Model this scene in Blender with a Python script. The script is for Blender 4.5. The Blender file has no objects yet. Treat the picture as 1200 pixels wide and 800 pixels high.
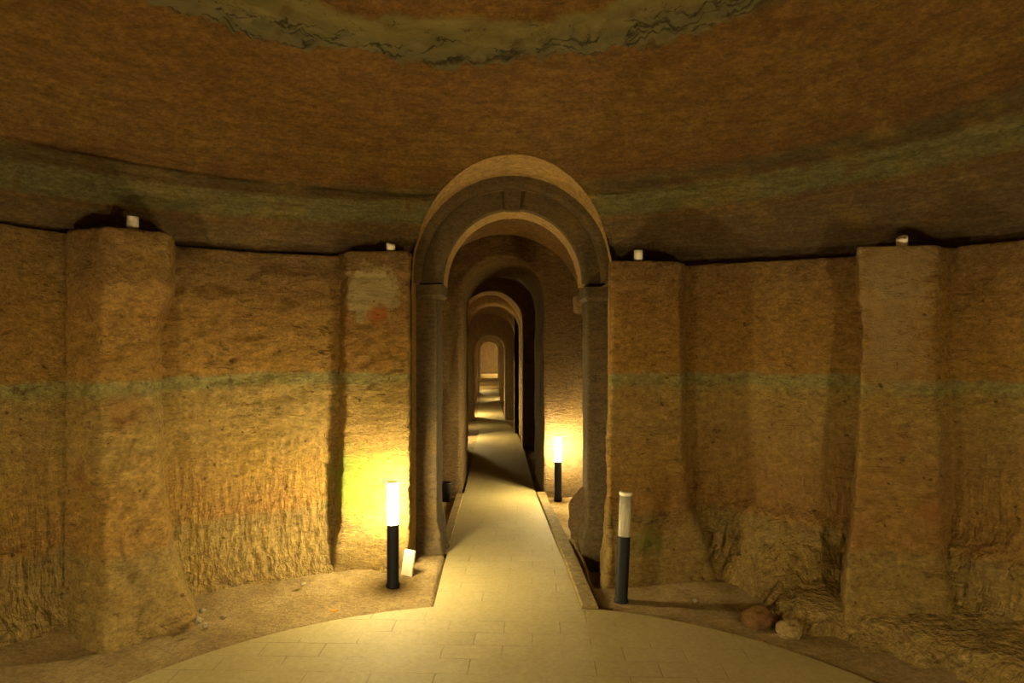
import bpy, bmesh, math, random
import numpy as np
random.seed(4)
C = bpy.context.scene.collection
PI = math.pi
F = 800.0            # focal length in pixels of the 1200x800 frame
CH = 1.55            # camera height

# ------------------------------------------------------------------ camera
cam = bpy.data.cameras.new('camera'); co = bpy.data.objects.new('camera', cam)
C.objects.link(co); co.location = (0, 0, CH); co.rotation_euler = (PI/2, 0, 0)
cam.sensor_width = 36; cam.lens = 24; cam.clip_start = .02
bpy.context.scene.camera = co
vs = bpy.context.scene.view_settings
vs.view_transform = 'Standard'; vs.look = 'None'; vs.gamma = 1; vs.use_curve_mapping = False
vs.exposure = 0.5
w = bpy.data.worlds.new('world'); bpy.context.scene.world = w; w.use_nodes = True
w.node_tree.nodes['Background'].inputs[0].default_value = (.02, .015, .01, 1)
w.node_tree.nodes['Background'].inputs[1].default_value = 0.3

def PX(x, d): return (x-600)/F*d
def PZ(y, d): return CH-(y-400)/F*d
def zf(d):           # corridor floor height
    d = np.asarray(d, dtype=float)
    a = np.where(d < 4.68, 0, -.04375*(d-4.68))
    a = np.where(d > 19.6, -.653, a)
    a = np.where(d > 31.5, -.653+.13*np.clip(np.floor((d-31.5)/1.0)+1, 0, 4), a)
    return a
def cxc(d):          # corridor centre line
    return float(np.interp(d, [0, 4.68, 7.5, 11.8, 14.7, 17, 19, 25, 29, 33, 37], [0.02, 0, -.10, -.21, -.32, -.6, -.63, -.86, -.97, -1.10, -1.22]))

# ------------------------------------------------------------------ numpy noise
_r = np.random.RandomState(7)
_perm = _r.permutation(256); _perm = np.concatenate([_perm, _perm, _perm])
_val = _r.rand(256)*2-1
def vnoise(p):
    pi = np.floor(p).astype(int); pf = p-pi; u = pf*pf*pf*(pf*(pf*6-15)+10); pi &= 255
    def h(i, j, k): return _val[_perm[_perm[_perm[(pi[..., 0]+i) & 255]+((pi[..., 1]+j) & 255)]+((pi[..., 2]+k) & 255)]]
    x, y, z = u[..., 0], u[..., 1], u[..., 2]
    def L(a, b, t): return a+(b-a)*t
    return L(L(L(h(0,0,0), h(1,0,0), x), L(h(0,1,0), h(1,1,0), x), y), L(L(h(0,0,1), h(1,0,1), x), L(h(0,1,1), h(1,1,1), x), y), z)
def fbm(p, s, o=4, g=.5):
    p = np.asarray(p, dtype=float)/s; a = 1; t = 0; n = 0
    for i in range(o):
        t = t+a*vnoise(p+17.3*i); n += a; a *= g; p = p*2.03
    return t/n
def sstep(a, b, x):
    t = np.clip((x-a)/(b-a), 0, 1); return t*t*(3-2*t)

# ------------------------------------------------------------------ mesh helpers
def mesh_obj(name, verts, faces, mat, parent=None, smooth=True):
    me = bpy.data.meshes.new(name); me.from_pydata([tuple(map(float, v)) for v in verts], [], [tuple(map(int, f)) for f in faces]); me.update()
    if smooth:
        me.polygons.foreach_set('use_smooth', [True]*len(me.polygons))
    me.materials.append(mat)
    o = bpy.data.objects.new(name, me); C.objects.link(o)
    if parent: o.parent = parent
    return o
def bm_obj(name, bm, mat, parent=None, smooth=False):
    me = bpy.data.meshes.new(name); bm.to_mesh(me); bm.free()
    if smooth: me.polygons.foreach_set('use_smooth', [True]*len(me.polygons))
    me.materials.append(mat)
    o = bpy.data.objects.new(name, me); C.objects.link(o)
    if parent: o.parent = parent
    return o
def struct(o): o['kind'] = 'structure'; return o
def tag(o, label, cat, group=None):
    o['label'] = label; o['category'] = cat
    if group: o['group'] = group
    return o
def empty(name, loc, rot=(0, 0, 0)):
    o = bpy.data.objects.new(name, None); C.objects.link(o); o.location = loc; o.rotation_euler = rot
    o.empty_display_size = .1; return o
def grid_faces(n, m, wrap=False):
    f = []
    for i in range(n-1 if not wrap else n):
        i2 = (i+1) % n
        for j in range(m-1): f.append((i*m+j, i2*m+j, i2*m+j+1, i*m+j+1))
    return f
def lathe(bm, prof, seg=28, cx=0, cy=0):
    rings = []
    for r, z in prof:
        if r < 1e-5: rings.append([bm.verts.new((cx, cy, z))])
        else: rings.append([bm.verts.new((cx+r*math.cos(2*PI*k/seg), cy+r*math.sin(2*PI*k/seg), z)) for k in range(seg)])
    for a, b in zip(rings[:-1], rings[1:]):
        for k in range(seg):
            k2 = (k+1) % seg
            if len(a) == 1 and len(b) == 1: continue
            if len(a) == 1: bm.faces.new((a[0], b[k2], b[k]))
            elif len(b) == 1: bm.faces.new((a[k], a[k2], b[0]))
            else: bm.faces.new((a[k], a[k2], b[k2], b[k]))

# ------------------------------------------------------------------ materials
def newmat(name):
    m = bpy.data.materials.new(name); m.use_nodes = True; nt = m.node_tree
    return m, nt, nt.nodes, nt.links, nt.nodes['Principled BSDF']
def ramp(N, stops, interp='LINEAR'):
    r = N.new('ShaderNodeValToRGB'); cr = r.color_ramp; cr.interpolation = interp
    while len(cr.elements) > 1: cr.elements.remove(cr.elements[-1])
    cr.elements[0].position = stops[0][0]; cr.elements[0].color = (*stops[0][1], 1)
    for p, c in stops[1:]:
        e = cr.elements.new(p); e.color = (*c, 1)
    return r
def noise(N, L, vec, scale, detail=6, rough=.6, dist=0):
    n = N.new('ShaderNodeTexNoise'); n.inputs['Scale'].default_value = scale; n.inputs['Detail'].default_value = detail
    n.inputs['Roughness'].default_value = rough; n.inputs['Distortion'].default_value = dist
    if vec is not None: L.new(vec, n.inputs['Vector'])
    return n.outputs['Fac']
def math_(N, L, op, a, b=None, c=None, clamp=False):
    m = N.new('ShaderNodeMath'); m.operation = op; m.use_clamp = clamp
    for i, v in enumerate((a, b, c)):
        if v is None: continue
        if isinstance(v, (int, float)): m.inputs[i].default_value = v
        else: L.new(v, m.inputs[i])
    return m.outputs[0]
def mix(N, L, mode, fac, a, b):
    m = N.new('ShaderNodeMix'); m.data_type = 'RGBA'; m.blend_type = mode
    for s, v in ((m.inputs[0], fac), (m.inputs[6], a), (m.inputs[7], b)):
        if isinstance(v, (int, float)): s.default_value = v
        elif isinstance(v, tuple): s.default_value = (*v, 1)
        else: L.new(v, s)
    return m.outputs[2]
def maprange(N, L, v, a, b, c=0, d=1):
    m = N.new('ShaderNodeMapRange'); L.new(v, m.inputs[0])
    for i, x in enumerate((a, b, c, d)): m.inputs[i+1].default_value = x
    return m.outputs[0]
def scalevec(N, L, vec, s, rot=(0, 0, 0)):
    m = N.new('ShaderNodeMapping'); L.new(vec, m.inputs['Vector']); m.inputs['Scale'].default_value = s; m.inputs['Rotation'].default_value = rot
    return m.outputs[0]
def blob(N, L, pos, c, r0, r1, wob=None):      # soft spot around a world position (an actual stain or growth)
    v = N.new('ShaderNodeVectorMath'); v.operation = 'DISTANCE'; L.new(pos, v.inputs[0]); v.inputs[1].default_value = c
    d = v.outputs['Value']
    if wob is not None: d = math_(N, L, 'ADD', d, math_(N, L, 'MULTIPLY', math_(N, L, 'SUBTRACT', wob, .5), r1*1.6))
    return maprange(N, L, d, r0, r1, 1, 0)

def rock(name, stops, zmax=3.3, redness=.6, pits=.5, bump=1.0, stretch=(1, 1, 2.2), wob=.10, tiltx=0., extra=None, chisel=0., spots=1.0, rough=.9, val=.80):
    m, nt, N, L, B = newmat(name)
    g = N.new('ShaderNodeNewGeometry'); pos = g.outputs['Position']
    sx = N.new('ShaderNodeSeparateXYZ'); L.new(pos, sx.inputs[0])
    n1 = noise(N, L, pos, 2.2, 5, .6)
    z = math_(N, L, 'ADD', sx.outputs['Z'], math_(N, L, 'MULTIPLY', math_(N, L, 'SUBTRACT', n1, .5), wob))
    n1b = noise(N, L, pos, 22, 4, .7)
    z = math_(N, L, 'ADD', z, math_(N, L, 'MULTIPLY', math_(N, L, 'SUBTRACT', n1b, .5), .03))
    z = math_(N, L, 'ADD', z, math_(N, L, 'MULTIPLY', sx.outputs['X'], -tiltx))
    zn = math_(N, L, 'DIVIDE', z, zmax, clamp=True)
    cr = ramp(N, [(p/zmax, c) for p, c in stops]); L.new(zn, cr.inputs[0]); col = cr.outputs[0]
    # warm red-brown blooms, big soft patches
    nr = maprange(N, L, noise(N, L, scalevec(N, L, pos, (1, 1, 1.6)), 1.7, 7, .68, .4), .52, .75)
    col = mix(N, L, 'MIX', math_(N, L, 'MULTIPLY', nr, redness), col, (.40, .155, .045))
    # yellow-ochre patches
    ny = maprange(N, L, noise(N, L, scalevec(N, L, pos, (1.3, 1.3, .9)), 2.6, 5, .6), .5, .72)
    col = mix(N, L, 'MIX', math_(N, L, 'MULTIPLY', ny, .45), col, (.62, .41, .09))
    # grain
    st = scalevec(N, L, pos, stretch)
    ng = noise(N, L, st, 14, 9, .72)
    col = mix(N, L, 'MULTIPLY', .8, col, mix(N, L, 'MIX', maprange(N, L, ng, .32, .68), (.52, .50, .48), (1.25, 1.22, 1.15)))
    # dark pits
    nd = noise(N, L, scalevec(N, L, pos, (1, 1, 1.8)), 7.5, 6, .62, .6)
    pit = maprange(N, L, nd, .62, .70)
    col = mix(N, L, 'MIX', math_(N, L, 'MULTIPLY', pit, pits*.8), col, (.14, .075, .03))
    fg = noise(N, L, scalevec(N, L, pos, (1, 1, 1.5)), 42, 6, .82)
    col = mix(N, L, 'MULTIPLY', .7, col, mix(N, L, 'MIX', maprange(N, L, fg, .38, .62), (.52, .50, .47), (1.28, 1.26, 1.2)))
    if extra: col = extra(N, L, pos, col, n1b)
    col = mix(N, L, 'MULTIPLY', 1.0, col, (val, val, val))
    L.new(col, B.inputs['Base Color']); B.inputs['Roughness'].default_value = rough
    B.inputs['Specular IOR Level'].default_value = .25
    # relief
    h = math_(N, L, 'MULTIPLY', ng, .6)
    h = math_(N, L, 'ADD', h, math_(N, L, 'MULTIPLY', fg, .45))
    h = math_(N, L, 'SUBTRACT', h, math_(N, L, 'MULTIPLY', pit, .35*pits))
    if chisel:
        ch = noise(N, L, scalevec(N, L, pos, (14, 14, 3.2), (0, .55, 0)), 1.6, 3, .5)
        msk = maprange(N, L, sx.outputs['Z'], .15, 1.05, 1, .15)
        h = math_(N, L, 'ADD', h, math_(N, L, 'MULTIPLY', math_(N, L, 'MULTIPLY', ch, msk), chisel))
    b = N.new('ShaderNodeBump'); b.inputs['Strength'].default_value = 1; b.inputs['Distance'].default_value = .085*bump
    L.new(h, b.inputs['Height']); L.new(b.outputs[0], B.inputs['Normal'])
    return m

hall_stops = [(0, (.52, .38, .15)), (.30, (.53, .39, .155)), (.42, (.48, .35, .14)), (.46, (.56, .34, .11)), (.75, (.60, .39, .125)), (.95, (.62, .44, .165)),
    (1.18, (.60, .43, .16)), (1.25, (.56, .42, .165)), (1.275, (.47, .44, .19)), (1.33, (.50, .47, .22)), (1.345, (.58, .35, .10)), (1.75, (.52, .31, .10)),
    (2.08, (.38, .25, .12))]
def algae(N, L, pos, col, wob):
    f = blob(N, L, pos, (PX(415, 4.5), 4.56, PZ(568, 4.5)), .12, .30, wob)
    col = mix(N, L, 'MIX', math_(N, L, 'MULTIPLY', f, .8), col, (.22, .36, .05))
    f = blob(N, L, pos, (PX(760, 4.4), 4.32, PZ(632, 4.4)), .03, .13, wob)
    col = mix(N, L, 'MIX', math_(N, L, 'MULTIPLY', f, .6), col, (.22, .36, .06))
    for zc in (1.98, 1.72, 1.48):
        f = blob(N, L, pos, (PX(1050, 3.62), 3.60, zc), .12, .26, wob)
        col = mix(N, L, 'MIX', math_(N, L, 'MULTIPLY', f, .6), col, (.56, .42, .23))
    # pale plaster remnant and orange brick showing on the left door pilaster head
    f = blob(N, L, pos, (PX(436, 4.6), 4.6, 1.88), .15, .22, wob)
    col = mix(N, L, 'MIX', math_(N, L, 'MULTIPLY', f, .9), col, (.62, .51, .27))
    f = blob(N, L, pos, (PX(443, 4.58), 4.58, PZ(368, 4.6)), .045, .085, wob)
    col = mix(N, L, 'MIX', f, col, (.55, .20, .05))
    sxx = N.new('ShaderNodeSeparateXYZ'); L.new(pos, sxx.inputs[0])
    rr = math_(N, L, 'MULTIPLY', maprange(N, L, sxx.outputs['X'], .2, 1.4), math_(N, L, 'MULTIPLY', maprange(N, L, sxx.outputs['Z'], 1.22, 1.0), maprange(N, L, sxx.outputs['Z'], .42, .5)))
    rr = math_(N, L, 'MULTIPLY', rr, maprange(N, L, noise(N, L, pos, 3, 6, .65), .38, .62))
    col = mix(N, L, 'MIX', math_(N, L, 'MULTIPLY', rr, .6), col, (.40, .22, .09))
    # thin horizontal cracks between beds
    cz = math_(N, L, 'ABSOLUTE', math_(N, L, 'SUBTRACT', noise(N, L, scalevec(N, L, pos, (1.2, 1.2, 9)), 2.6, 7, .62, .3), .5))
    ck = math_(N, L, 'MULTIPLY', maprange(N, L, cz, .014, .004), maprange(N, L, noise(N, L, pos, 4, 4, .6), .52, .62))
    col = mix(N, L, 'MIX', math_(N, L, 'MULTIPLY', ck, .8), col, (.13, .07, .03))
    hp = maprange(N, L, noise(N, L, pos, 21, 3, .5), .69, .73)
    col = mix(N, L, 'MIX', math_(N, L, 'MULTIPLY', hp, .8), col, (.12, .06, .02))
    for (x, y, d, r) in ((1062, 520, 3.6, .10), (1090, 600, 3.6, .12), (905, 520, 4.3, .13), (772, 570, 4.35, .10), (150, 480, 3.6, .2), (95, 560, 3.6, .14), (313, 537, 4.3, .04)):
        f = blob(N, L, pos, (PX(x, d), d, PZ(y, d)), r*.2, r*.8, noise(N, L, pos, 9, 6, .7))
        col = mix(N, L, 'MIX', math_(N, L, 'MULTIPLY', f, .5), col, (.42, .17, .05))
    return col
M_hall = rock('hall_wall_rock', hall_stops, redness=.35, pits=.75, extra=algae, chisel=2.4, val=.9, bump=1.35, stretch=(1.1, 1.1, 2.0))
M_pil = rock('pilaster_rock', hall_stops, redness=.45, pits=.7, extra=algae, val=.9, bump=1.15, stretch=(1, 1, 1.6))
dome_stops = [(0, (.3, .2, .1)), (2.1, (.30, .215, .13)), (2.33, (.32, .23, .13)), (2.37, (.36, .23, .10)), (2.40, (.34, .34, .17)), (2.50, (.38, .36, .18)),
    (2.525, (.22, .15, .07)), (2.57, (.25, .21, .10)), (2.60, (.36, .20, .075)), (2.72, (.44, .26, .085)), (2.93, (.46, .26, .08)), (3.25, (.42, .22, .07))]
def streaks(N, L, pos, col, wob):
    v = N.new('ShaderNodeVectorMath'); v.operation = 'DISTANCE'
    fl = N.new('ShaderNodeVectorMath'); fl.operation = 'MULTIPLY'; L.new(pos, fl.inputs[0]); fl.inputs[1].default_value = (1, 1, 0)
    L.new(fl.outputs[0], v.inputs[0]); v.inputs[1].default_value = (-.22, 1.9, 0)
    d = math_(N, L, 'ADD', v.outputs['Value'], math_(N, L, 'MULTIPLY', math_(N, L, 'SUBTRACT', noise(N, L, pos, 3.5, 6, .65), .5), .16))
    ring = ramp(N, [(0, (0, 0, 0)), (.655, (0, 0, 0)), (.67, (1, 1, 1)), (.775, (1, 1, 1)), (.795, (0, 0, 0))])
    L.new(math_(N, L, 'DIVIDE', d, 2.0), ring.inputs[0])
    sp = N.new('ShaderNodeSeparateXYZ'); L.new(pos, sp.inputs[0])
    an = math_(N, L, 'ARCTAN2', math_(N, L, 'ADD', sp.outputs['X'], .22), math_(N, L, 'SUBTRACT', sp.outputs['Y'], 1.9))
    cv = N.new('ShaderNodeCombineXYZ'); L.new(math_(N, L, 'MULTIPLY', an, 1.5), cv.inputs[0]); L.new(math_(N, L, 'MULTIPLY', v.outputs['Value'], 5.0), cv.inputs[1])
    cra = math_(N, L, 'ABSOLUTE', math_(N, L, 'SUBTRACT', noise(N, L, cv.outputs[0], 2.2, 5, .5, .5), .5))
    thr = maprange(N, L, d, 1.40, 1.56, .004, .055)
    ck = math_(N, L, 'SUBTRACT', 1.0, math_(N, L, 'DIVIDE', cra, thr), None, True)
    green = mix(N, L, 'MIX', math_(N, L, 'MULTIPLY', ck, .9), mix(N, L, 'MIX', maprange(N, L, d, 1.38, 1.5), (.50, .42, .17), (.38, .34, .18)), (.06, .055, .04))
    col = mix(N, L, 'MIX', ring.outputs[0], col, green)
    st = noise(N, L, scalevec(N, L, pos, (2.2, 2.2, 26)), 1.6, 5, .6)
    col = mix(N, L, 'MULTIPLY', .55, col, mix(N, L, 'MIX', maprange(N, L, st, .35, .65), (.62, .58, .55), (1.15, 1.12, 1.1)))
    vs_ = noise(N, L, scalevec(N, L, pos, (6, 6, .35)), 1.3, 3, .5)
    return mix(N, L, 'MIX', math_(N, L, 'MULTIPLY', maprange(N, L, vs_, .60, .72), .45), col, (.22, .09, .03))
M_dome = rock('dome_rock', dome_stops, val=.56, redness=.2, pits=.25, tiltx=.03, extra=streaks, bump=.7, stretch=(1, 1, 5), wob=.045)
cor_stops = [(0, (.36, .26, .14)), (1.1, (.38, .265, .14)), (2.2, (.38, .24, .115)), (3.2, (.38, .23, .10))]
M_cor = rock('corridor_rock', cor_stops, redness=.12, pits=.4, bump=.8, val=.92)
M_corR = rock('corridor_rough_rock', cor_stops, redness=.15, pits=.7, bump=1.6)
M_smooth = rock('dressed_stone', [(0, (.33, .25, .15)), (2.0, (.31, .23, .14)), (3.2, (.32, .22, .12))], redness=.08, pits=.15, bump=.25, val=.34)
M_lip = rock('plaster_edge_lit_soffit', [(0, (.5, .36, .16)), (3.3, (.55, .36, .15))], redness=.15, pits=.2, bump=.3)

def dirt_mat():
    m, nt, N, L, B = newmat('packed_dirt')
    g = N.new('ShaderNodeNewGeometry'); pos = g.outputs['Position']
    a = noise(N, L, pos, 3, 8, .65); b_ = noise(N, L, pos, 40, 6, .75)
    c = ramp(N, [(.3, (.22, .145, .06)), (.5, (.33, .235, .105)), (.7, (.42, .32, .16))]); L.new(a, c.inputs[0])
    col = mix(N, L, 'MULTIPLY', .8, c.outputs[0], mix(N, L, 'MIX', maprange(N, L, b_, .35, .65), (.5, .5, .5), (1.2, 1.2, 1.15)))
    L.new(col, B.inputs['Base Color']); B.inputs['Roughness'].default_value = .95
    b = N.new('ShaderNodeBump'); b.inputs['Distance'].default_value = .02
    L.new(b_, b.inputs['Height']); L.new(b.outputs[0], B.inputs['Normal']); return m
M_dirt = dirt_mat()
def paving_mat():
    m, nt, N, L, B = newmat('sandy_brick_paving')
    g = N.new('ShaderNodeNewGeometry'); pos = g.outputs['Position']
    sw = N.new('ShaderNodeMapping'); L.new(pos, sw.inputs[0]); sw.inputs['Rotation'].default_value = (0, 0, .03)
    br = N.new('ShaderNodeTexBrick'); L.new(sw.outputs[0], br.inputs['Vector']); br.inputs['Scale'].default_value = 1
    br.inputs['Brick Width'].default_value = .30; br.inputs['Row Height'].default_value = .15; br.inputs['Mortar Size'].default_value = .004
    br.inputs['Mortar Smooth'].default_value = .6
    br.inputs['Color1'].default_value = (.38, .33, .18, 1); br.inputs['Color2'].default_value = (.345, .295, .155, 1); br.inputs['Mortar'].default_value = (.27, .215, .11, 1)
    n = noise(N, L, pos, 2.4, 8, .62)
    # dust lying over the joints
    dust = maprange(N, L, n, .36, .54)
    col = mix(N, L, 'MIX', math_(N, L, 'MULTIPLY', dust, .93), br.outputs[0], (.365, .31, .16))
    n2 = noise(N, L, pos, 45, 5, .7)
    col = mix(N, L, 'MULTIPLY', .5, col, mix(N, L, 'MIX', maprange(N, L, n2, .35, .65), (.7, .7, .68), (1.15, 1.15, 1.1)))
    n3 = noise(N, L, scalevec(N, L, pos, (1, .5, 1)), 1.3, 4, .6)
    col = mix(N, L, 'MULTIPLY', .6, col, mix(N, L, 'MIX', maprange(N, L, n3, .35, .65), (.8, .76, .66), (1.1, 1.1, 1.1)))
    L.new(col, B.inputs['Base Color']); B.inputs['Roughness'].default_value = .75
    h = math_(N, L, 'SUBTRACT', math_(N, L, 'MULTIPLY', n2, .25), math_(N, L, 'MULTIPLY', br.outputs['Fac'], math_(N, L, 'SUBTRACT', 1, dust)))
    b = N.new('ShaderNodeBump'); b.inputs['Distance'].default_value = .006
    L.new(h, b.inputs['Height']); L.new(b.outputs[0], B.inputs['Normal']); return m
M_pave = paving_mat()
def simple(name, col, rough=.5, metal=0, em=None, es=0, nz=.15, trans=0):
    m, nt, N, L, B = newmat(name)
    t = N.new('ShaderNodeTexCoord')
    f = noise(N, L, t.outputs['Object'], 30, 4, .6)
    c = mix(N, L, 'MIX', f, tuple(x*(1-nz) for x in col), tuple(min(1, x*(1+nz)) for x in col))
    L.new(c, B.inputs['Base Color']); B.inputs['Roughness'].default_value = rough; B.inputs['Metallic'].default_value = metal
    B.inputs['Transmission Weight'].default_value = trans
    if em: B.inputs['Emission Color'].default_value = (*em, 1); B.inputs['Emission Strength'].default_value = es
    return m
M_post = simple('dark_painted_metal', (.006, .008, .014), .6)
M_post.node_tree.nodes['Principled BSDF'].inputs['Specular IOR Level'].default_value = .2
M_cap = simple('cap_metal', (.3, .3, .28), .35, .6)
M_candle = simple('white_wax', (.92, .90, .82), .5, nz=.04)
M_board = simple('white_board_face', (.72, .70, .60), .6)
M_boardedge = simple('board_edge', (.35, .28, .16), .8)
M_black = simple('black_plastic', (.01, .01, .01), .5)
M_stone = rock('loose_stone', [(0, (.36, .19, .08)), (3.3, (.36, .19, .08))], redness=.4, pits=.3)
M_pebble = rock('pale_stone_chips', [(0, (.8, .72, .55)), (3.3, (.8, .72, .55))], redness=.1, pits=.2)
M_kerb = rock('kerb_concrete', [(0, (.40, .32, .17)), (3.3, (.40, .32, .17))], redness=.05, pits=.15, bump=.3)
M_leaf = simple('orange_leaf', (.75, .30, .03), .6)
def clear_mat():
    m, nt, N, L, B = newmat('clear_acrylic')
    B.inputs['Base Color'].default_value = (.95, .93, .85, 1); B.inputs['Roughness'].default_value = .18
    B.inputs['Transmission Weight'].default_value = .75; B.inputs['IOR'].default_value = 1.2
    return m
M_clear = clear_mat()
LAMP = (1.0, .765, .32)
def lamp_mat(s):
    m, nt, N, L, B = newmat('lit_lamp_shade')
    B.inputs['Base Color'].default_value = (.9, .88, .8, 1); B.inputs['Roughness'].default_value = .4
    B.inputs['Emission Color'].default_value = (*LAMP, 1); B.inputs['Emission Strength'].default_value = s
    return m

# ------------------------------------------------------------------ hall shell
CY = 1.9; RW = 2.88
AR = dict(cx=0.0, hw=.705, zs=2.03, rise=.71)      # door arch in the hall wall
def arch_sdf(x, z, a=AR):
    dx = np.abs(x-a['cx']); up = z > a['zs']
    k = a['hw']/a['rise']
    return np.where(up, np.hypot(dx, (z-a['zs'])*k)-a['hw'], dx-a['hw'])
prof_dome = np.array([(3.16, 1.98), (3.16, 2.13), (3.07, 2.17), (2.95, 2.30), (2.80, 2.46), (2.62, 2.62), (2.40, 2.775), (2.1, 2.90), (1.80, 2.965), (1.62, 2.985), (1.50, 3.03), (1.40, 3.06), (1.0, 3.14), (.5, 3.19), (.02, 3.21)])
def theta_list():
    fine = np.linspace(-76, 76, 560); back = np.linspace(76, 284, 80)[1:-1]
    return np.radians(np.concatenate([fine, back]))
TH = theta_list()
def ledge_z(th):      # carved ledge dips a little towards the right
    d = np.degrees(th)
    return np.interp(d, [-90, -62, -48, -30, -20, -5, 5, 20, 35, 48, 62, 90], [2.15, 2.15, 2.13, 2.13, 2.14, 2.12, 2.09, 2.07, 2.07, 2.06, 2.07, 2.10])
def cyl(th, r, z):
    cx = -.22*sstep(2.2, 3.0, z)
    return np.stack([cx+r*np.sin(th), CY+r*np.cos(th), z], -1)
def build_wall():
    nz = 150
    zz = np.linspace(0, 1, nz)
    T, Zn = np.meshgrid(TH, zz, indexing='ij')
    lz = ledge_z(T)
    Z = -.15+Zn*(lz+.15)
    deg = np.degrees(T)
    R = RW+.15*sstep(17.5, 20, np.abs(deg+.5))+.0*Z
    # wall foot swells inwards; more on the right where the rock is left rough
    foot = sstep(.55, 0, Z)
    R = R-.05*foot-.10*sstep(.25, -.05, Z)
    rightness = sstep(18, 32, deg)*sstep(100, 80, deg)
    P0 = cyl(T, R, Z)
    n = fbm(P0, .55, 4); n2 = fbm(P0*np.array([1, 1, 1.7]), .13, 5, .6)
    strat = fbm(P0*np.array([.35, .35, 5]), .35, 4)
    R = R+.035*n+.024*n2+.014*strat
    low = sstep(.52, .40, Z+.06*n)
    R = R-rightness*low*(.07+.10*np.abs(fbm(P0+5, .30, 5, .6))+.05*fbm(P0+9, .1, 4))
    # low rock bench on the right below the right pilaster
    bench = sstep(36, 43, deg+8*n)*sstep(110, 90, deg)*sstep(.16, .09, Z+.05*n)
    R = R-.38*bench
    # bulge of rock left of the right pilaster
    bl = np.exp(-((deg-37)/5.0)**2)*sstep(.62, .0, Z)
    R = R-.26*bl*(1+.6*n2)
    P = cyl(T, R, Z)
    s = arch_sdf(P[..., 0], P[..., 2]); front = np.abs(deg) < 60
    fade = np.where(front, sstep(0, .08, s), 1)
    R = RW*(1-fade)+R*fade
    P = cyl(T, R, Z)
    # ledge on top: two more rows going outwards
    lzv = ledge_z(TH)
    rows = [cyl(TH, np.full_like(TH, 3.08), lzv+.005)[:, None, :], cyl(TH, np.full_like(TH, 3.22), lzv+.01)[:, None, :]]
    P[:, -1, 2] += .008*fbm(P[:, -1, :], .08, 3)
    P = np.concatenate([P]+rows, 1)
    return finish_shell('wall_hall', P, M_hall)
def finish_shell(name, P, mat):
    n, m = P.shape[:2]
    s = arch_sdf(P[..., 0], P[..., 2]); front = (P[..., 1] > CY+1.2)
    inside = (s < 0) & front
    faces = []
    for i in range(n):
        i2 = (i+1) % n
        for j in range(m-1):
            if inside[i, j] and inside[i2, j] and inside[i, j+1] and inside[i2, j+1]: continue
            faces.append((i*m+j, i*m+j+1, i2*m+j+1, i2*m+j))
    # snap inside vertices that remain onto the arch outline
    a = AR; V = P.reshape(-1, 3).copy(); ins = inside.reshape(-1)
    x = V[:, 0]-a['cx']; z = V[:, 2]-a['zs']; k = a['hw']/a['rise']
    up = z > 0; q = np.hypot(x, z*k)+1e-9
    nx = np.where(up, x*a['hw']/q, np.sign(x)*a['hw']); nz = np.where(up, z*a['hw']/q, z)
    V[:, 0] = np.where(ins, nx+a['cx'], V[:, 0]); V[:, 2] = np.where(ins, nz+a['zs'], V[:, 2])
    used = sorted({v for f in faces for v in f}); mp = {v: i for i, v in enumerate(used)}
    return struct(mesh_obj(name, V[used], [tuple(mp[v] for v in f) for f in faces], mat))
build_wall()
def dome_rz(t):
    s = np.concatenate([[0], np.cumsum(np.hypot(np.diff(prof_dome[:, 0]), np.diff(prof_dome[:, 1])))]); s /= s[-1]
    return np.interp(t, s, prof_dome[:, 0]), np.interp(t, s, prof_dome[:, 1])
def build_dome():
    nt = 230
    T, U = np.meshgrid(TH, np.linspace(0, 1, nt), indexing='ij')
    R, Z = dome_rz(U)
    deg = np.degrees(T)
    P0 = cyl(T, R, Z)
    lay = 2.965+.02*fbm(P0, .5, 3)
    Rn = R+.06*fbm(P0, .35, 4)
    band = sstep(1.60, 1.57, Rn)*sstep(1.30, 1.44, Rn)
    e = .03*fbm(P0, .6, 3)+.008*fbm(P0*np.array([.4, .4, 4]), .1, 4)
    rid = 1-np.abs(fbm(P0*np.array([1, 1, 2.0]), .28, 6, .62))*2.6
    down = band*(.02+.055*np.clip(rid, 0, 1)+.03*fbm(P0, .09, 4))
    low = np.exp(-((Z-2.45)/.05)**2)
    e2 = low*(.022+.03*fbm(P0+3, .2, 4))
    groove = np.exp(-((Z-2.54)/.012)**2)*.04*sstep(-.3, .4, fbm(P0+11, .6, 3))
    P = cyl(T, R-e-e2+groove, Z-down)
    P[..., 2] -= .003*fbm(P0*3, .1, 3)
    s = arch_sdf(P[..., 0], P[..., 2]); front = (P[..., 1] > CY+1.2)
    fade = np.where(front, sstep(0, .08, s), 1)[..., None]
    P = P0*(1-fade)+P*fade
    o = finish_shell('ceiling', P, M_dome)
build_dome()

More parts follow.
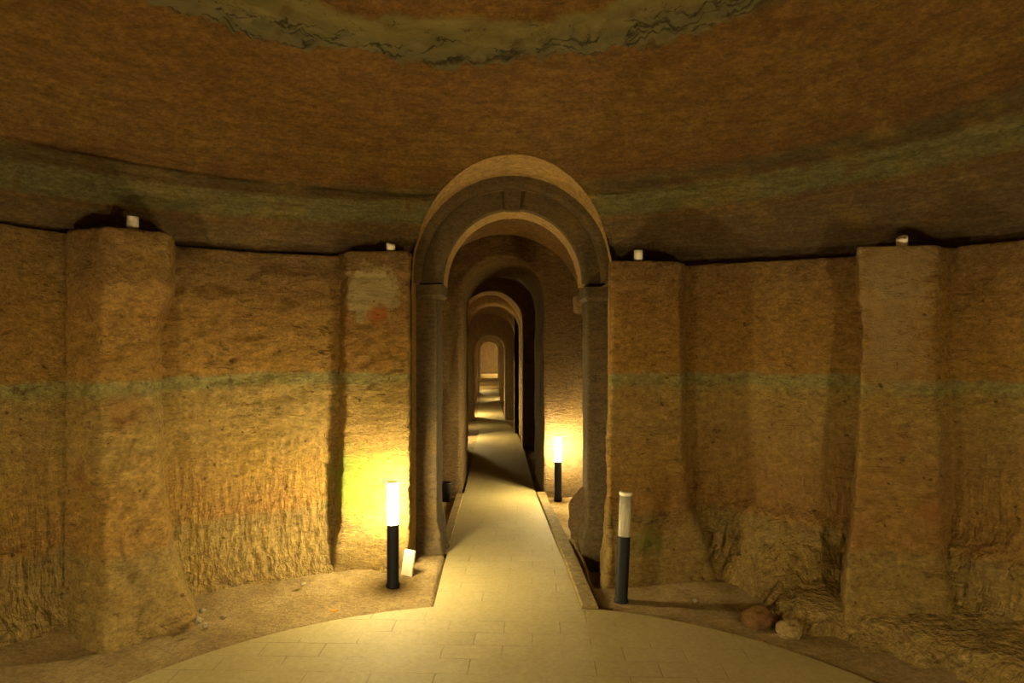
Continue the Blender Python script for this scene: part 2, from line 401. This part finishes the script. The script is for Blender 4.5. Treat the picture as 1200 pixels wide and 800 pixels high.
# ------------------------------------------------------------------ profiles and lofts for the corridor
def profile(cx, hw, zb, zs, rise, nv=26, na=40):
    pts = [(cx-hw, zb+(zs-zb)*i/nv) for i in range(nv)]
    pts += [(cx-hw*math.cos(PI*i/na), zs+rise*math.sin(PI*i/na)) for i in range(na+1)]
    pts += [(cx+hw, zs-(zs-zb)*i/nv) for i in range(1, nv+1)]
    return np.array(pts)
def loft(name, secs, mat, amp=0.0, sc=.2, kind=True, seed=0):
    # secs: list of (profile Nx2, depth Y array or scalar)
    P = []
    for pr, d in secs:
        y = np.full(len(pr), d) if np.isscalar(d) else d
        P.append(np.stack([pr[:, 0], y, pr[:, 1]], -1))
    P = np.array(P)
    if amp:
        q = P+seed
        P = P+amp*np.stack([fbm(q, sc, 4), fbm(q+31, sc, 4), .7*fbm(q+57, sc, 4)], -1)
    n, m = P.shape[:2]
    o = mesh_obj(name, P.reshape(-1, 3), grid_faces(n, m), mat)
    if kind: struct(o)
    return o
def lerp_prof(a, b, n): return [a+(b-a)*t for t in np.linspace(0, 1, n)]

# lit, plastered edge of the hall arch: from the hall surface back to the stone arch
pA = profile(AR['cx'], AR['hw'], -.1, AR['zs'], AR['rise'])
def shell_y(x, z):
    zz = prof_dome[:, 1]; r = np.where(z < 2.10, 3.0, np.interp(z, zz, prof_dome[:, 0]))
    cx = -.22*sstep(2.2, 3.0, z)
    return CY+np.sqrt(np.maximum(r*r-(x-cx)**2, 0))
yA = shell_y(pA[:, 0], pA[:, 1])
yA = np.minimum(yA, 4.80)
pA2 = profile(AR['cx'], AR['hw']-.006, -.1, AR['zs'], AR['rise']-.01)
loft('trim_1', [(pA, yA-.004), (pA*.5+pA2*.5, yA*.5+4.86*.5), (pA2, 4.86), (pA2, 5.0)], M_lip, .004, .08)

def wall_arch(name, d0, d1, cx, hw, zs, rise, mat, amp=.012, W=1.5, H=.9, rmat=None, ns=14, seed=0, steps=8, sc=.16, zb=None, dcx=None):
    sl = -.04375*(d1-d0) if d1 < 19.6 else 0
    z0 = float(zf(d0))-.2 if zb is None else zb; z1 = float(zf(d1))-.2 if zb is None else zb
    dcx = cxc(d1)-cxc(d0) if dcx is None else dcx
    a = profile(cx, hw, z0, zs, rise); b = profile(cx+dcx, hw, z1, zs+sl, rise)
    A = profile(cx, hw+W, z0, zs, rise+H); Bk = profile(cx, hw+W, z1, zs+sl, rise+H)
    secs = [(A*(1-t)+a*t, d0) for t in np.linspace(0, 1, ns)]
    secs += [(a*(1-t)+b*t, d0+(d1-d0)*t) for t in np.linspace(0, 1, steps)[1:]]
    secs += [(b*(1-t)+Bk*t, d1) for t in np.linspace(0, 1, 5)[1:]]
    return loft(name, secs, mat, amp, sc, seed=seed)
def vault(name, d0, d1, cx, hw, zs, rise, mat, amp=.012, seed=0, steps=14, sc=.25, cx1=None):
    cx1 = cx if cx1 is None else cx1
    sl = -.04375*(d1-d0) if d1 < 19.7 else 0
    a = profile(cx, hw, float(zf(d0))-.2, zs, rise); b = profile(cx1, hw, float(zf(d1))-.2, zs+sl, rise)
    return loft(name, [(a*(1-t)+b*t, d0+(d1-d0)*t) for t in np.linspace(0, 1, steps)], mat, amp, sc, seed=seed)

# outer recessed order of the arch (dark ring behind the lit edge)
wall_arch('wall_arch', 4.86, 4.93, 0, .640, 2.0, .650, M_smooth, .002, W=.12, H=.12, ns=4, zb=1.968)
# behind it: chamber 1, wall 3 ...
vault('ceiling_corridor', 5.25, 7.6, -.02, .86, 1.98, .84, M_cor, .012, cx1=-.09)
wall_arch('wall_corridor', 7.5, 9.2, -.103, .455, 2.03, .46, M_corR, .022, seed=3, ns=34, steps=16, sc=.10)
vault('ceiling_corridor', 9.15, 11.9, -.15, .78, 1.90, .85, M_cor, .012, cx1=-.21)
wall_arch('wall_corridor', 11.8, 12.4, -.36, .545, 1.88, .54, M_cor, .01, seed=5, dcx=-.01)
vault('ceiling_corridor', 12.3, 14.3, -.63, .83, 1.80, .85, M_cor, .012)
wall_arch('wall_corridor', 14.2, 14.8, -.39, .545, 1.80, .54, M_cor, .01, seed=6, dcx=-.01)
vault('ceiling_corridor', 14.7, 19.1, -.69, .74, 1.95, .55, M_cor, .012)
wall_arch('wall_corridor', 19.0, 20.0, -.62, .43, 1.30, .42, M_cor, .01, seed=7)
vault('ceiling_corridor', 19.9, 25.1, -.75, .75, 1.2, .75, M_cor, .012, cx1=-.86)
wall_arch('wall_corridor', 25, 25.6, -.86, .43, 1.15, .42, M_cor, .01, seed=8)
vault('ceiling_corridor', 25.5, 29.1, -.9, .75, 1.2, .75, M_cor, .012, cx1=-.97)
wall_arch('wall_corridor', 29, 29.6, -.97, .43, 1.12, .42, M_cor, .01, seed=9)
vault('ceiling_corridor', 29.5, 33.1, -1.0, .75, 1.2, .75, M_cor, .012, cx1=-1.1)
wall_arch('wall_corridor', 33, 33.5, -1.10, .42, 1.15, .42, M_cor, .01, seed=10)
vault('ceiling_corridor', 33.4, 37.1, -1.15, .8, 1.2, .75, M_cor, .012, cx1=-1.2)
gx, gz = np.meshgrid(np.linspace(-2.4, 0, 30), np.linspace(-.9, 2.4, 40), indexing='ij')
eP = np.stack([gx, gx*0+37.0, gz], -1); eP[..., 1] += .03*fbm(eP, .2, 4)
struct(mesh_obj('wall_end', eP.reshape(-1, 3), grid_faces(30, 40), M_cor))

# ------------------------------------------------------------------ floors
def build_ground():
    xs = np.linspace(-3.3, 3.3, 300); ys = np.linspace(-1.4, 5.4, 300)
    X, Y = np.meshgrid(xs, ys, indexing='ij')
    r = np.hypot(X+.05, Y-2.0)
    P0 = np.stack([X, Y, X*0], -1)
    n = fbm(P0, .5, 4); n2 = fbm(P0, .08, 4)
    rim = sstep(2.0, 2.08, r)
    Z = -.03+rim*(.020+.012*n+.006*n2)+sstep(2.3, 2.9, r)*.045*(1+n)
    Z = np.where(Y > 4.0, Z*1, Z)
    cx = -.027-.03*(Y-3.95)
    inpath = sstep(.445, .425, cx-X)*sstep(.54, .51, X-cx)*sstep(3.7, 3.9, Y)
    Z = Z*(1-inpath)-.06*inpath
    ditch = sstep(.50, .56, X)*sstep(.80, .72, X)*sstep(4.30, 4.50, Y)
    Z -= .13*ditch*(1+.5*n2)
    P = np.stack([X, Y, Z], -1)
    struct(mesh_obj('floor', P.reshape(-1, 3), [f[::-1] for f in grid_faces(300, 300)], M_dirt))
build_ground()
def build_corridor_ground():
    ys = np.concatenate([np.linspace(5.38, 12, 200), np.linspace(12.1, 31.4, 100), np.array([31.499, 31.501, 32.499, 32.501, 33.499, 33.501, 34.499, 34.501, 38])])
    t = np.linspace(-1, 1, 80)
    V = []
    for y in ys:
        c = cxc(y); hw = 1.3
        x = c+t*hw; P0 = np.stack([x, x*0+y, x*0], -1)
        z = zf(y)-.035+.02*fbm(P0, .25, 4)+.03*sstep(.5, 1, np.abs(t))
        if y > 12: z = np.full_like(x, float(zf(y))-.01)
        ditch = sstep(.47, .54, x-c)*sstep(6.9, 6.4, y); z = z-.10*ditch
        V.append(np.stack([x, x*0+y, z], -1))
    V = np.array(V)
    struct(mesh_obj('floor_corridor', V.reshape(-1, 3), grid_faces(len(ys), 80), M_dirt))
build_corridor_ground()
def build_paving():
    V = []; Fc = []
    # round terrace
    n = 160; rings = [0.02, .5, 1., 1.5, 1.9, 2.0]
    for r in rings:
        for k in range(n):
            a = 2*PI*k/n; V.append((-.05+r*math.sin(a), 2.0+r*math.cos(a), .012))
    for i in range(len(rings)-1):
        for k in range(n):
            k2 = (k+1) % n; Fc.append((i*n+k, (i+1)*n+k, (i+1)*n+k2, i*n+k2)[::-1])
    b = len(V)
    for k in range(n):
        a = 2*PI*k/n; V.append((-.05+2.0*math.sin(a), 2.0+2.0*math.cos(a), -.08))
    for k in range(n):
        k2 = (k+1) % n; Fc.append(((len(rings)-1)*n+k, b+k, b+k2, (len(rings)-1)*n+k2)[::-1])
    o = struct(mesh_obj('floor_paving', V, Fc, M_pave, smooth=False))
    # path into the corridor
    ys = np.concatenate([np.linspace(3.86, 4.68, 8), np.linspace(4.9, 31.499, 80)]); V = []
    for y in ys:
        x0, x1 = path_edges(y); z = float(zf(y))+.008
        for t in np.linspace(0, 1, 5): V.append((x0+(x1-x0)*t, y, z))
    struct(mesh_obj('floor_path', V, grid_faces(len(ys), 5), M_pave, smooth=False))
def path_edges(y):
    l = float(np.interp(y, [3.95, 7.6, 12, 15, 19, 31.5], [-.455, -.525, -.66, -.72, -1.0, -1.40]))
    r = float(np.interp(y, [3.95, 7.6, 12, 15, 19, 31.5], [.40, .262, .20, .10, -.2, -.65]))
    return l, r
build_paving()
def kerb(side, y0, y1, name, label):
    ys = np.linspace(y0, y1, 60); V = []; up = 0 if side > 0 else -.018
    for y in ys:
        l, r = path_edges(y); z = float(zf(y))+up
        if side > 0: a, b = r, r+.095
        else: a, b = l-.085, l
        prof = [(a, z-.08), (a, z+.022), (a+.008, z+.032), (b-.008, z+.034), (b, z+.024), (b, z-.16)]
        for q in prof: V.append((q[0]+.004*float(fbm(np.array([[q[0], y, 0]]), .2, 2)[0]), y, q[1]))
    f = grid_faces(len(ys), 6); nb = len(V)
    f.append(tuple(range(5, -1, -1))); f.append(tuple(range(nb-6, nb)))
    o = mesh_obj(name, V, f, M_kerb, smooth=False)
    return tag(o, label, 'kerb', None)
kerb(1, 3.93, 7.45, 'kerb', 'low stone kerb along the right edge of the path into the corridor')
kerb(-1, 5.0, 7.45, 'kerb', 'low stone kerb along the left edge of the path into the corridor')

# ------------------------------------------------------------------ pilasters
def pilaster(corners, rows, label, seed, z0=-.12):
    # corners (px, depth) of back-left, front-left, front-right, back-right; rows (z, left, right, front) growth in metres
    Cn = np.array([(PX(x, d), d) for x, d in corners])
    fl, fr = Cn[1], Cn[2]; t = (fr-fl)/np.linalg.norm(fr-fl); nrm = np.array([t[1], -t[0]])
    rows = sorted(rows); rz = np.array([r[0] for r in rows]); top = rz[-1]
    zs = np.linspace(z0, top, 150); V = []
    def perim(dl, dr, df):
        c = Cn.copy(); c[0] -= t*dl; c[1] += -t*dl+nrm*df; c[2] += t*dr+nrm*df; c[3] += t*dr
        pts = []; rad = .022
        segs = [(c[0], c[1]), (c[1], c[2]), (c[2], c[3])]
        counts = [16, 34, 16]
        for (a, b), k in zip(segs, counts):
            for i in range(k): pts.append(a+(b-a)*i/k)
        pts.append(c[3]); p = np.array(pts)
        for _ in range(2):
            q = p.copy(); q[1:-1] = .25*p[:-2]+.5*p[1:-1]+.25*p[2:]; p = q
        return p
    for z in zs:
        dl, dr, df = [float(np.interp(z, rz, [r[k] for r in rows])) for k in (1, 2, 3)]
        p = perim(dl, dr, df); V.append(np.concatenate([p, np.full((len(p), 1), z)], 1))
    V = np.array(V); n, m = V.shape[:2]
    q = V+seed*3.1
    a = .010*fbm(q, .3, 3)+.019*fbm(q*np.array([1, 1, 1.8]), .08, 5, .68)
    a = a+.03*fbm(q, .18, 4)*sstep(.45, .1, V[..., 2])
    ctr = V[:, :, :2].mean(1, keepdims=True); dirv = V[..., :2]-ctr; dirv /= np.linalg.norm(dirv, axis=-1, keepdims=True)
    V[..., :2] += dirv*a[..., None]
    V[-1, :, 2] += .014*fbm(q[-1], .07, 3)
    # top: shrink rings to the middle
    caps = []
    for k, s in enumerate((.93, .6, .2)):
        r = V[-1].copy(); r[:, :2] = ctr[-1]+(r[:, :2]-ctr[-1])*s; r[:, 2] = top+(.004 if k == 0 else .006); caps.append(r)
    V = np.concatenate([V, np.array(caps)], 0); n = V.shape[0]
    o = mesh_obj('pilaster', V.reshape(-1, 3), grid_faces(n, m), M_pil)
    return tag(o, label, 'pilaster')
pilaster([(78, 3.66), (120, 3.50), (200, 3.74), (206, 4.15)], [(2.14, 0, 0, 0), (1.84, 0, -.002, 0), (1.72, 0, -.04, -.06), (1.6, 0, -.078, -.08), (1.2, 0, -.075, -.06), (.7, 0, -.05, -.01), (.35, .01, -.01, .03), (.12, .02, .06, .06), (0, .04, .10, .10)],
    'broad yellow-ochre rock pilaster at the far left, with a blocky head and swelling foot', 1)
pilaster([(390, 4.88), (404, 4.57), (480, 4.565), (483, 5.0)], [(2.15, .0, .0, 0), (2.02, 0, .0, 0), (1.98, -.02, -.005, -.015), (1.6, .0, .0, -.015), (1.0, .01, .0, 0), (.4, .03, .0, .0), (.0, .06, .0, .02)],
    'rock pilaster left of the doorway, pale plaster and orange patch on its head', 2)
pilaster([(716, 4.95), (717, 4.42), (799, 4.47), (808, 4.85)], [(2.07, .02, 0, 0), (1.93, .02, 0, 0), (1.88, -.0, -.01, -.012), (1.3, .01, .0, -.01), (.8, .03, .01, 0), (.45, .03, .03, .02), (.40, .05, .07, .06), (.15, .06, .14, .09), (0, .09, .20, .13)],
    'yellow rock pilaster right of the doorway, behind the unlit bollard', 3)
pilaster([(1004, 4.0), (1006, 3.68), (1098, 3.60), (1120, 3.80)], [(2.055, 0, 0, 0), (1.83, 0, 0, 0), (1.74, -.02, 0, -.045), (1.62, -.04, .0, -.06), (1.1, -.01, .0, -.01), (.7, .02, .0, .01), (.45, .05, .01, .02), (.25, .08, .02, .05), (.1, .10, .03, .10), (0, .12, .05, .14)],
    'smooth-headed rock pilaster at the far right, standing on a rock bench', 4)

# ------------------------------------------------------------------ dressed stone arch behind the doorway
sa = empty('stone_arch', (0, 5.0, 0))
def ring_mesh(cx, hi, ri, ho, ro, zs, d0, d1, a0, a1, n=60):
    V = []; sc = []
    for i in range(n+1):
        a = a0+(a1-a0)*i/n
        pin = (cx-hi*math.cos(a), zs+ri*math.sin(a)); pout = (cx-ho*math.cos(a), zs+ro*math.sin(a))
        V += [(pin[0], d0, pin[1]), (pout[0], d0, pout[1]), (pout[0], d1, pout[1]), (pin[0], d1, pin[1])]
    f = []
    for i in range(n):
        for k in range(4):
            k2 = (k+1) % 4; f.append((i*4+k, i*4+k2, (i+1)*4+k2, (i+1)*4+k))
    f.append((3, 2, 1, 0)); f.append((n*4, n*4+1, n*4+2, n*4+3))
    return [(v[0], v[1]-5.0, v[2]) for v in V], f
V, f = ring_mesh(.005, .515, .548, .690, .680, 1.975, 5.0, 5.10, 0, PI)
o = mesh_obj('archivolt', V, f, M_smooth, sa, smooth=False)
def box(name, x0, x1, y0, y1, z0, z1, mat, parent, taper=0, bev=.008):
    bm = bmesh.new()
    vs_ = [bm.verts.new(p) for p in ((x0, y0, z0), (x1, y0, z0), (x1, y1, z0), (x0, y1, z0), (x0-taper, y0-taper, z1), (x1+taper, y0-taper, z1), (x1+taper, y1, z1), (x0-taper, y1, z1))]
    for q in ((3, 2, 1, 0), (4, 5, 6, 7), (0, 1, 5, 4), (1, 2, 6, 5), (2, 3, 7, 6), (3, 0, 4, 7)): bm.faces.new([vs_[i] for i in q])
    bmesh.ops.bevel(bm, geom=bm.edges[:], offset=bev, segments=2, affect='EDGES')
    return bm_obj(name, bm, mat, parent)
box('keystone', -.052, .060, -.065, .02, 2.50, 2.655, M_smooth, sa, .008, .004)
def impost(x0, x1, zt):
    bm = bmesh.new()
    pr = [(0, zt), (0, zt-.075), (.028, zt-.10), (.028, zt-.125)]
    s = 1 if x0 < 0 else -1
    ring = []
    for off, z in pr:
        a, b = (x0, x1-off) if s > 0 else (x0+off, x1)
        ring.append([bm.verts.new(p) for p in ((a, -.045+off*.6, z), (b, -.045+off*.6, z), (b, .36-off*.6, z), (a, .36-off*.6, z))])
    for a, b in zip(ring[:-1], ring[1:]):
        for k in range(4): bm.faces.new((a[k], b[k], b[(k+1) % 4], a[(k+1) % 4]))
    bm.faces.new(ring[0]); bm.faces.new(ring[-1][::-1])
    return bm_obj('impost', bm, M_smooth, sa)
impost(-.70, -.507, 1.965); impost(.527, .70, 1.945)
def column(x0, x1, zt, seed):
    n = 70; V = []
    for i in range(n):
        z = -.2+(zt+.2)*i/(n-1); g = .05*float(sstep(.28, 0, z))
        pts = []
        for a, b, k in (((x0-g, .36), (x0-g, -.02-g), 6), ((x0-g, -.02-g), (x1+g, -.02-g), 12), ((x1+g, -.02-g), (x1+g, .36), 14), ((x1+g, .36), (x0-g, .36), 6)):
            for j in range(k): pts.append((a[0]+(b[0]-a[0])*j/k, a[1]+(b[1]-a[1])*j/k, z))
        V.append(pts)
    V = np.array(V); m = V.shape[1]
    amp = .006+.05*sstep(.35, .05, V[..., 2:3])
    V = V+amp*np.stack([fbm(V+seed, .12, 4), fbm(V+seed+20, .12, 4), 0*V[..., 0]], -1)
    f = [(i*m+(j+1) % m, i*m+j, (i+1)*m+j, (i+1)*m+(j+1) % m) for i in range(n-1) for j in range(m)]
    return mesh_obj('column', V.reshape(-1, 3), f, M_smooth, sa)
rb_v, rb_f = ring_mesh(.005, .515, .548, .690, .680, 1.975, 5.10, 5.40, 0, PI)
mesh_obj('lit_soffit_ring', rb_v, rb_f, M_lip, sa, smooth=False)  # rear of the archivolt in a paler colour, painting its soffit as lit
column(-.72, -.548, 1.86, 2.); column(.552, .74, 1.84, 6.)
tag(sa, 'dark dressed stone arch with keystone, imposts and two square columns just inside the doorway', 'arch')
# smaller corbel on the right behind the stone arch
cb = box('corbel', -.05, .05, -.12, .12, -.07, .07, M_cor, None, .012)
cb.location = (PX(681, 5.75), 5.75, PZ(357, 5.75)); tag(cb, 'small lit corbel block behind the head of the right column', 'corbel')

# ------------------------------------------------------------------ bollards
def bollard(x, y, z, lit, label, strength=60, tilt=(0, 0), ph=.385, hh=.265, r=.038):
    t = empty('bollard_light', (x, y, z), (tilt[0], tilt[1], 0))
    bm = bmesh.new(); lathe(bm, [(0, -.05), (r+.006, -.05), (r+.006, .004), (r+.002, .012), (r, .016), (r, ph-.006), (r-.003, ph), (0, ph)])
    bm_obj('post', bm, M_post, t, True)
    if lit:
        bm = bmesh.new(); lathe(bm, [(0, ph-.001), (r-.002, ph), (r-.002, ph+hh-.005), (0, ph+hh-.005)])
        bm_obj('lamp_shade', bm, lamp_mat(strength), t, True)
        bm = bmesh.new(); lathe(bm, [(0, ph+hh-.005), (r-.003, ph+hh-.005), (r-.003, ph+hh-.002), (r-.006, ph+hh), (0, ph+hh+.001)])
        bm_obj('cap', bm, M_cap, t, False)
    else:
        bm = bmesh.new()
        lathe(bm, [(r-.001, ph), (r-.001, ph+hh-.02), (r-.005, ph+hh-.02), (r-.005, ph), (r-.001, ph)], 36)
        bm_obj('lamp_shade', bm, M_clear, t, True)
        bm = bmesh.new(); lathe(bm, [(0, ph+hh-.02), (r+.001, ph+hh-.02), (r+.001, ph+hh-.004), (r-.004, ph+hh), (0, ph+hh+.001)], 36)
        bm_obj('cap', bm, simple('frosted_cap', (.75, .72, .62), .3, 0), t, True)
        bm = bmesh.new()   # ribbed inner lens
        n = 36; rr = []
        for zz in (ph+.004, ph+hh-.024):
            rr.append([bm.verts.new(((.024 if k % 2 else .018)*math.cos(2*PI*k/n), (.024 if k % 2 else .018)*math.sin(2*PI*k/n), zz)) for k in range(n)])
        for k in range(n): bm.faces.new((rr[0][k], rr[0][(k+1) % n], rr[1][(k+1) % n], rr[1][k]))
        bm.faces.new(rr[1]); bm.faces.new(rr[0][::-1])
        bm_obj('inner_lens', bm, simple('frosted_lens', (.80, .78, .70), .35, 0, trans=.2), t, False)
    tag(t, label, 'bollard light', 'path bollard lights'); return t
S = 55
bollard(PX(460.5, 4.33), 4.33, 0.01, True, 'glowing black bollard light in front of the pilaster left of the doorway', S*5.5)
bollard(PX(728, 4.09), 4.09, 0.0, False, 'unlit leaning black bollard light with clear head, right of the path', tilt=(-.01, .045))
bollard(PX(654, 7.28), 7.28, float(zf(7.28)), True, 'small glowing bollard light inside the corridor against the right wall face', S*6.5)
bollard(-1.75, 1.25, .01, True, 'glowing bollard light near the left hall wall beside the viewer', S*8)
bollard(1.48, .40, .01, True, 'glowing bollard light near the right hall wall beside the viewer', S*11)
bollard(-1.28, 13.7, float(zf(13.7)), True, 'glowing bollard light hidden behind the left side of the third passage arch', S*4*2.4)
bollard(-1.33, 16.6, float(zf(16.6)), True, 'added unseen fill bollard at the left before the far narrow arch', S*2.2)  # unseen bollard added to brighten the far wall face
bollard(-1.38, 20.5, -.66, True, 'glowing bollard light hidden left behind the far narrow arch', S*4*2.4)
bollard(-.28, 25.95, -.66, True, 'glowing bollard light at the right behind the second far arch', S*4*1.0)
bollard(-1.6, 30.6, -.66, True, 'glowing bollard light at the left behind the third far arch', S*4*1.0)
bollard(-.55, 34.5, -.14, True, 'glowing bollard light near the end wall of the corridor', S*4*2.2)
bollard(PX(545, 18.5), 18.5, float(zf(18.5)), False, 'tiny unlit bollard light at the left foot of the far wall')

# ------------------------------------------------------------------ candles
def candle(px, py, d, w_, h_, jag, label, seed):
    bm = bmesh.new(); n = 20; rnd = random.Random(seed); R = w_/2
    outs = []
    for k in range(n):
        a = 2*PI*k/n; top = h_*(1-jag*(0.5+.5*math.sin(a*1+seed))*rnd.uniform(.6, 1))
        pr = [(R*.92, 0), (R, h_*.15), (R*1.0, h_*.5), (R*.98, top), (R*.78, top), (R*.7, top*.62)]
        outs.append([bm.verts.new((r*math.cos(a), r*math.sin(a), z)) for r, z in pr])
    for k in range(n):
        a, b = outs[k], outs[(k+1) % n]
        for j in range(5): bm.faces.new((a[j], b[j], b[j+1], a[j+1]))
    bm.faces.new([o_[0] for o_ in outs][::-1]); bm.faces.new([o_[5] for o_ in outs])
    t = empty('candle', (PX(px, d), d, PZ(py, d)+.010))
    bm_obj('wax', bm, M_candle, t, True)
    bm = bmesh.new(); lathe(bm, [(0, h_*.4), (.002, h_*.4), (.0015, h_*.72), (0, h_*.74)], 8); bm_obj('wick', bm, M_black, t)
    tag(t, label, 'candle', 'candle stubs on the ledge'); return t
candle(155.5, 270.5, 3.69, .060, .068, .06, 'stubby white candle on top of the far left pilaster', 1)
candle(458, 296.5, 4.63, .060, .062, .35, 'broken white candle stub on the pilaster left of the doorway', 2)
candle(748, 307.0, 4.50, .058, .070, .06, 'stubby white candle on the pilaster right of the doorway', 3)
candle(1057, 292, 3.72, .058, .068, .5, 'chipped white candle stub on top of the far right pilaster', 4)

# ------------------------------------------------------------------ loose things on the ground
bd = empty('leaning_board', (PX(476.5, 4.47), 4.47, .015), (math.radians(-14), 0, math.radians(-28)))
bm = bmesh.new(); bmesh.ops.create_cube(bm, size=1, matrix=__import__('mathutils').Matrix.Diagonal((.085, .018, .165, 1)))
bmesh.ops.translate(bm, verts=bm.verts, vec=(0, 0, .083)); bmesh.ops.bevel(bm, geom=bm.edges[:], offset=.003, segments=2, affect='EDGES')
bm_obj('panel', bm, M_board, bd)
tag(bd, 'small white board leaning at the pilaster foot beside the glowing bollard', 'board')
def stone(name, x, y, z, s, mat, label, cat, seed, group=None, sub=4):
    bm = bmesh.new(); bmesh.ops.create_icosphere(bm, subdivisions=sub, radius=1)
    P = np.array([v.co[:] for v in bm.verts]); n = 1+.6*fbm(P+seed*7.7, 1.0, 5, .6)+.06*np.round(fbm(P+seed, .5, 2)*3)
    for v, k, p in zip(bm.verts, n, P): v.co = (p[0]*k*s[0], p[1]*k*s[1], p[2]*k*s[2])
    o = bm_obj(name, bm, mat, None, True); o.location = (x, y, z); tag(o, label, cat, group); return o
def onf(px, py, z=0.0): d = F*(CH-z)/(py-400); return PX(px, d), d
x, y = onf(889, 726, .03); stone('rock', x, y, .035, (.085, .07, .055), M_stone, 'orange-brown loose rock at the foot of the right niche', 'rock', 1)
x, y = onf(925, 738, .03); stone('rock', x, y, .03, (.06, .05, .05), M_dirt, 'dark loose rock just right of the orange-brown one', 'rock', 2)
stone('boulder', PX(690, 5.25)+.02, 5.30, .10, (.15, .16, .26), M_corR, 'rounded boulder at the foot of the right column inside the doorway', 'boulder', 3)
for i, (px, py, sz, lab) in enumerate([(237, 716, .014, 'pale stone chip left of the left niche floor centre'), (232, 728, .018, 'whitish rubble chip near the foot of the far left pilaster'), (262, 724, .012, 'small pale chip on the dirt below the left niche'), (355, 685, .012, 'small chip at the wall foot near the middle of the left niche'), (240, 733, .012, 'whitish chip nearest the paved edge on the left'), (1145, 709, .03, 'dark stone lying in the hollow of the right rock bench'), (815, 704, .012, 'small pebble on the dirt right of the unlit bollard')]):
    x, y = onf(px, py, .03); stone('pebble', x, y, .035 if px < 1000 else .12, (sz*1.35, sz*1.35, sz*.9), M_pebble if px < 1000 else M_dirt, lab, 'pebble', 10+i, 'pebbles on the dirt', 3)
x, y = onf(391, 718, .02)
bm = bmesh.new(); vv = [bm.verts.new(p) for p in ((-.022, 0, .004), (-.008, -.012, .0), (.012, -.010, .002), (.024, .002, .008), (.008, .013, .003), (-.010, .010, .009))]
bm.faces.new(vv); g = bmesh.ops.extrude_face_region(bm, geom=bm.faces[:]); bmesh.ops.translate(bm, verts=[v for v in g['geom'] if isinstance(v, bmesh.types.BMVert)], vec=(0, 0, .003))
o = bm_obj('leaf', bm, M_leaf); o.location = (x, y, .028); tag(o, 'small orange leaf on the dirt edge left of the path', 'leaf')
# dark pot-like fitting at the foot of the rough jamb
t = empty('black_pot', (PX(523, 7.3), 7.25, float(zf(7.3))-.03))
bm = bmesh.new(); lathe(bm, [(0, 0), (.042, 0), (.065, .19), (.070, .20), (.060, .20), (.05, .05), (0, .05)], 20); bm_obj('body', bm, M_black, t, True)
tag(t, 'small black pot at the foot of the rough jamb on the corridor left side', 'pot')
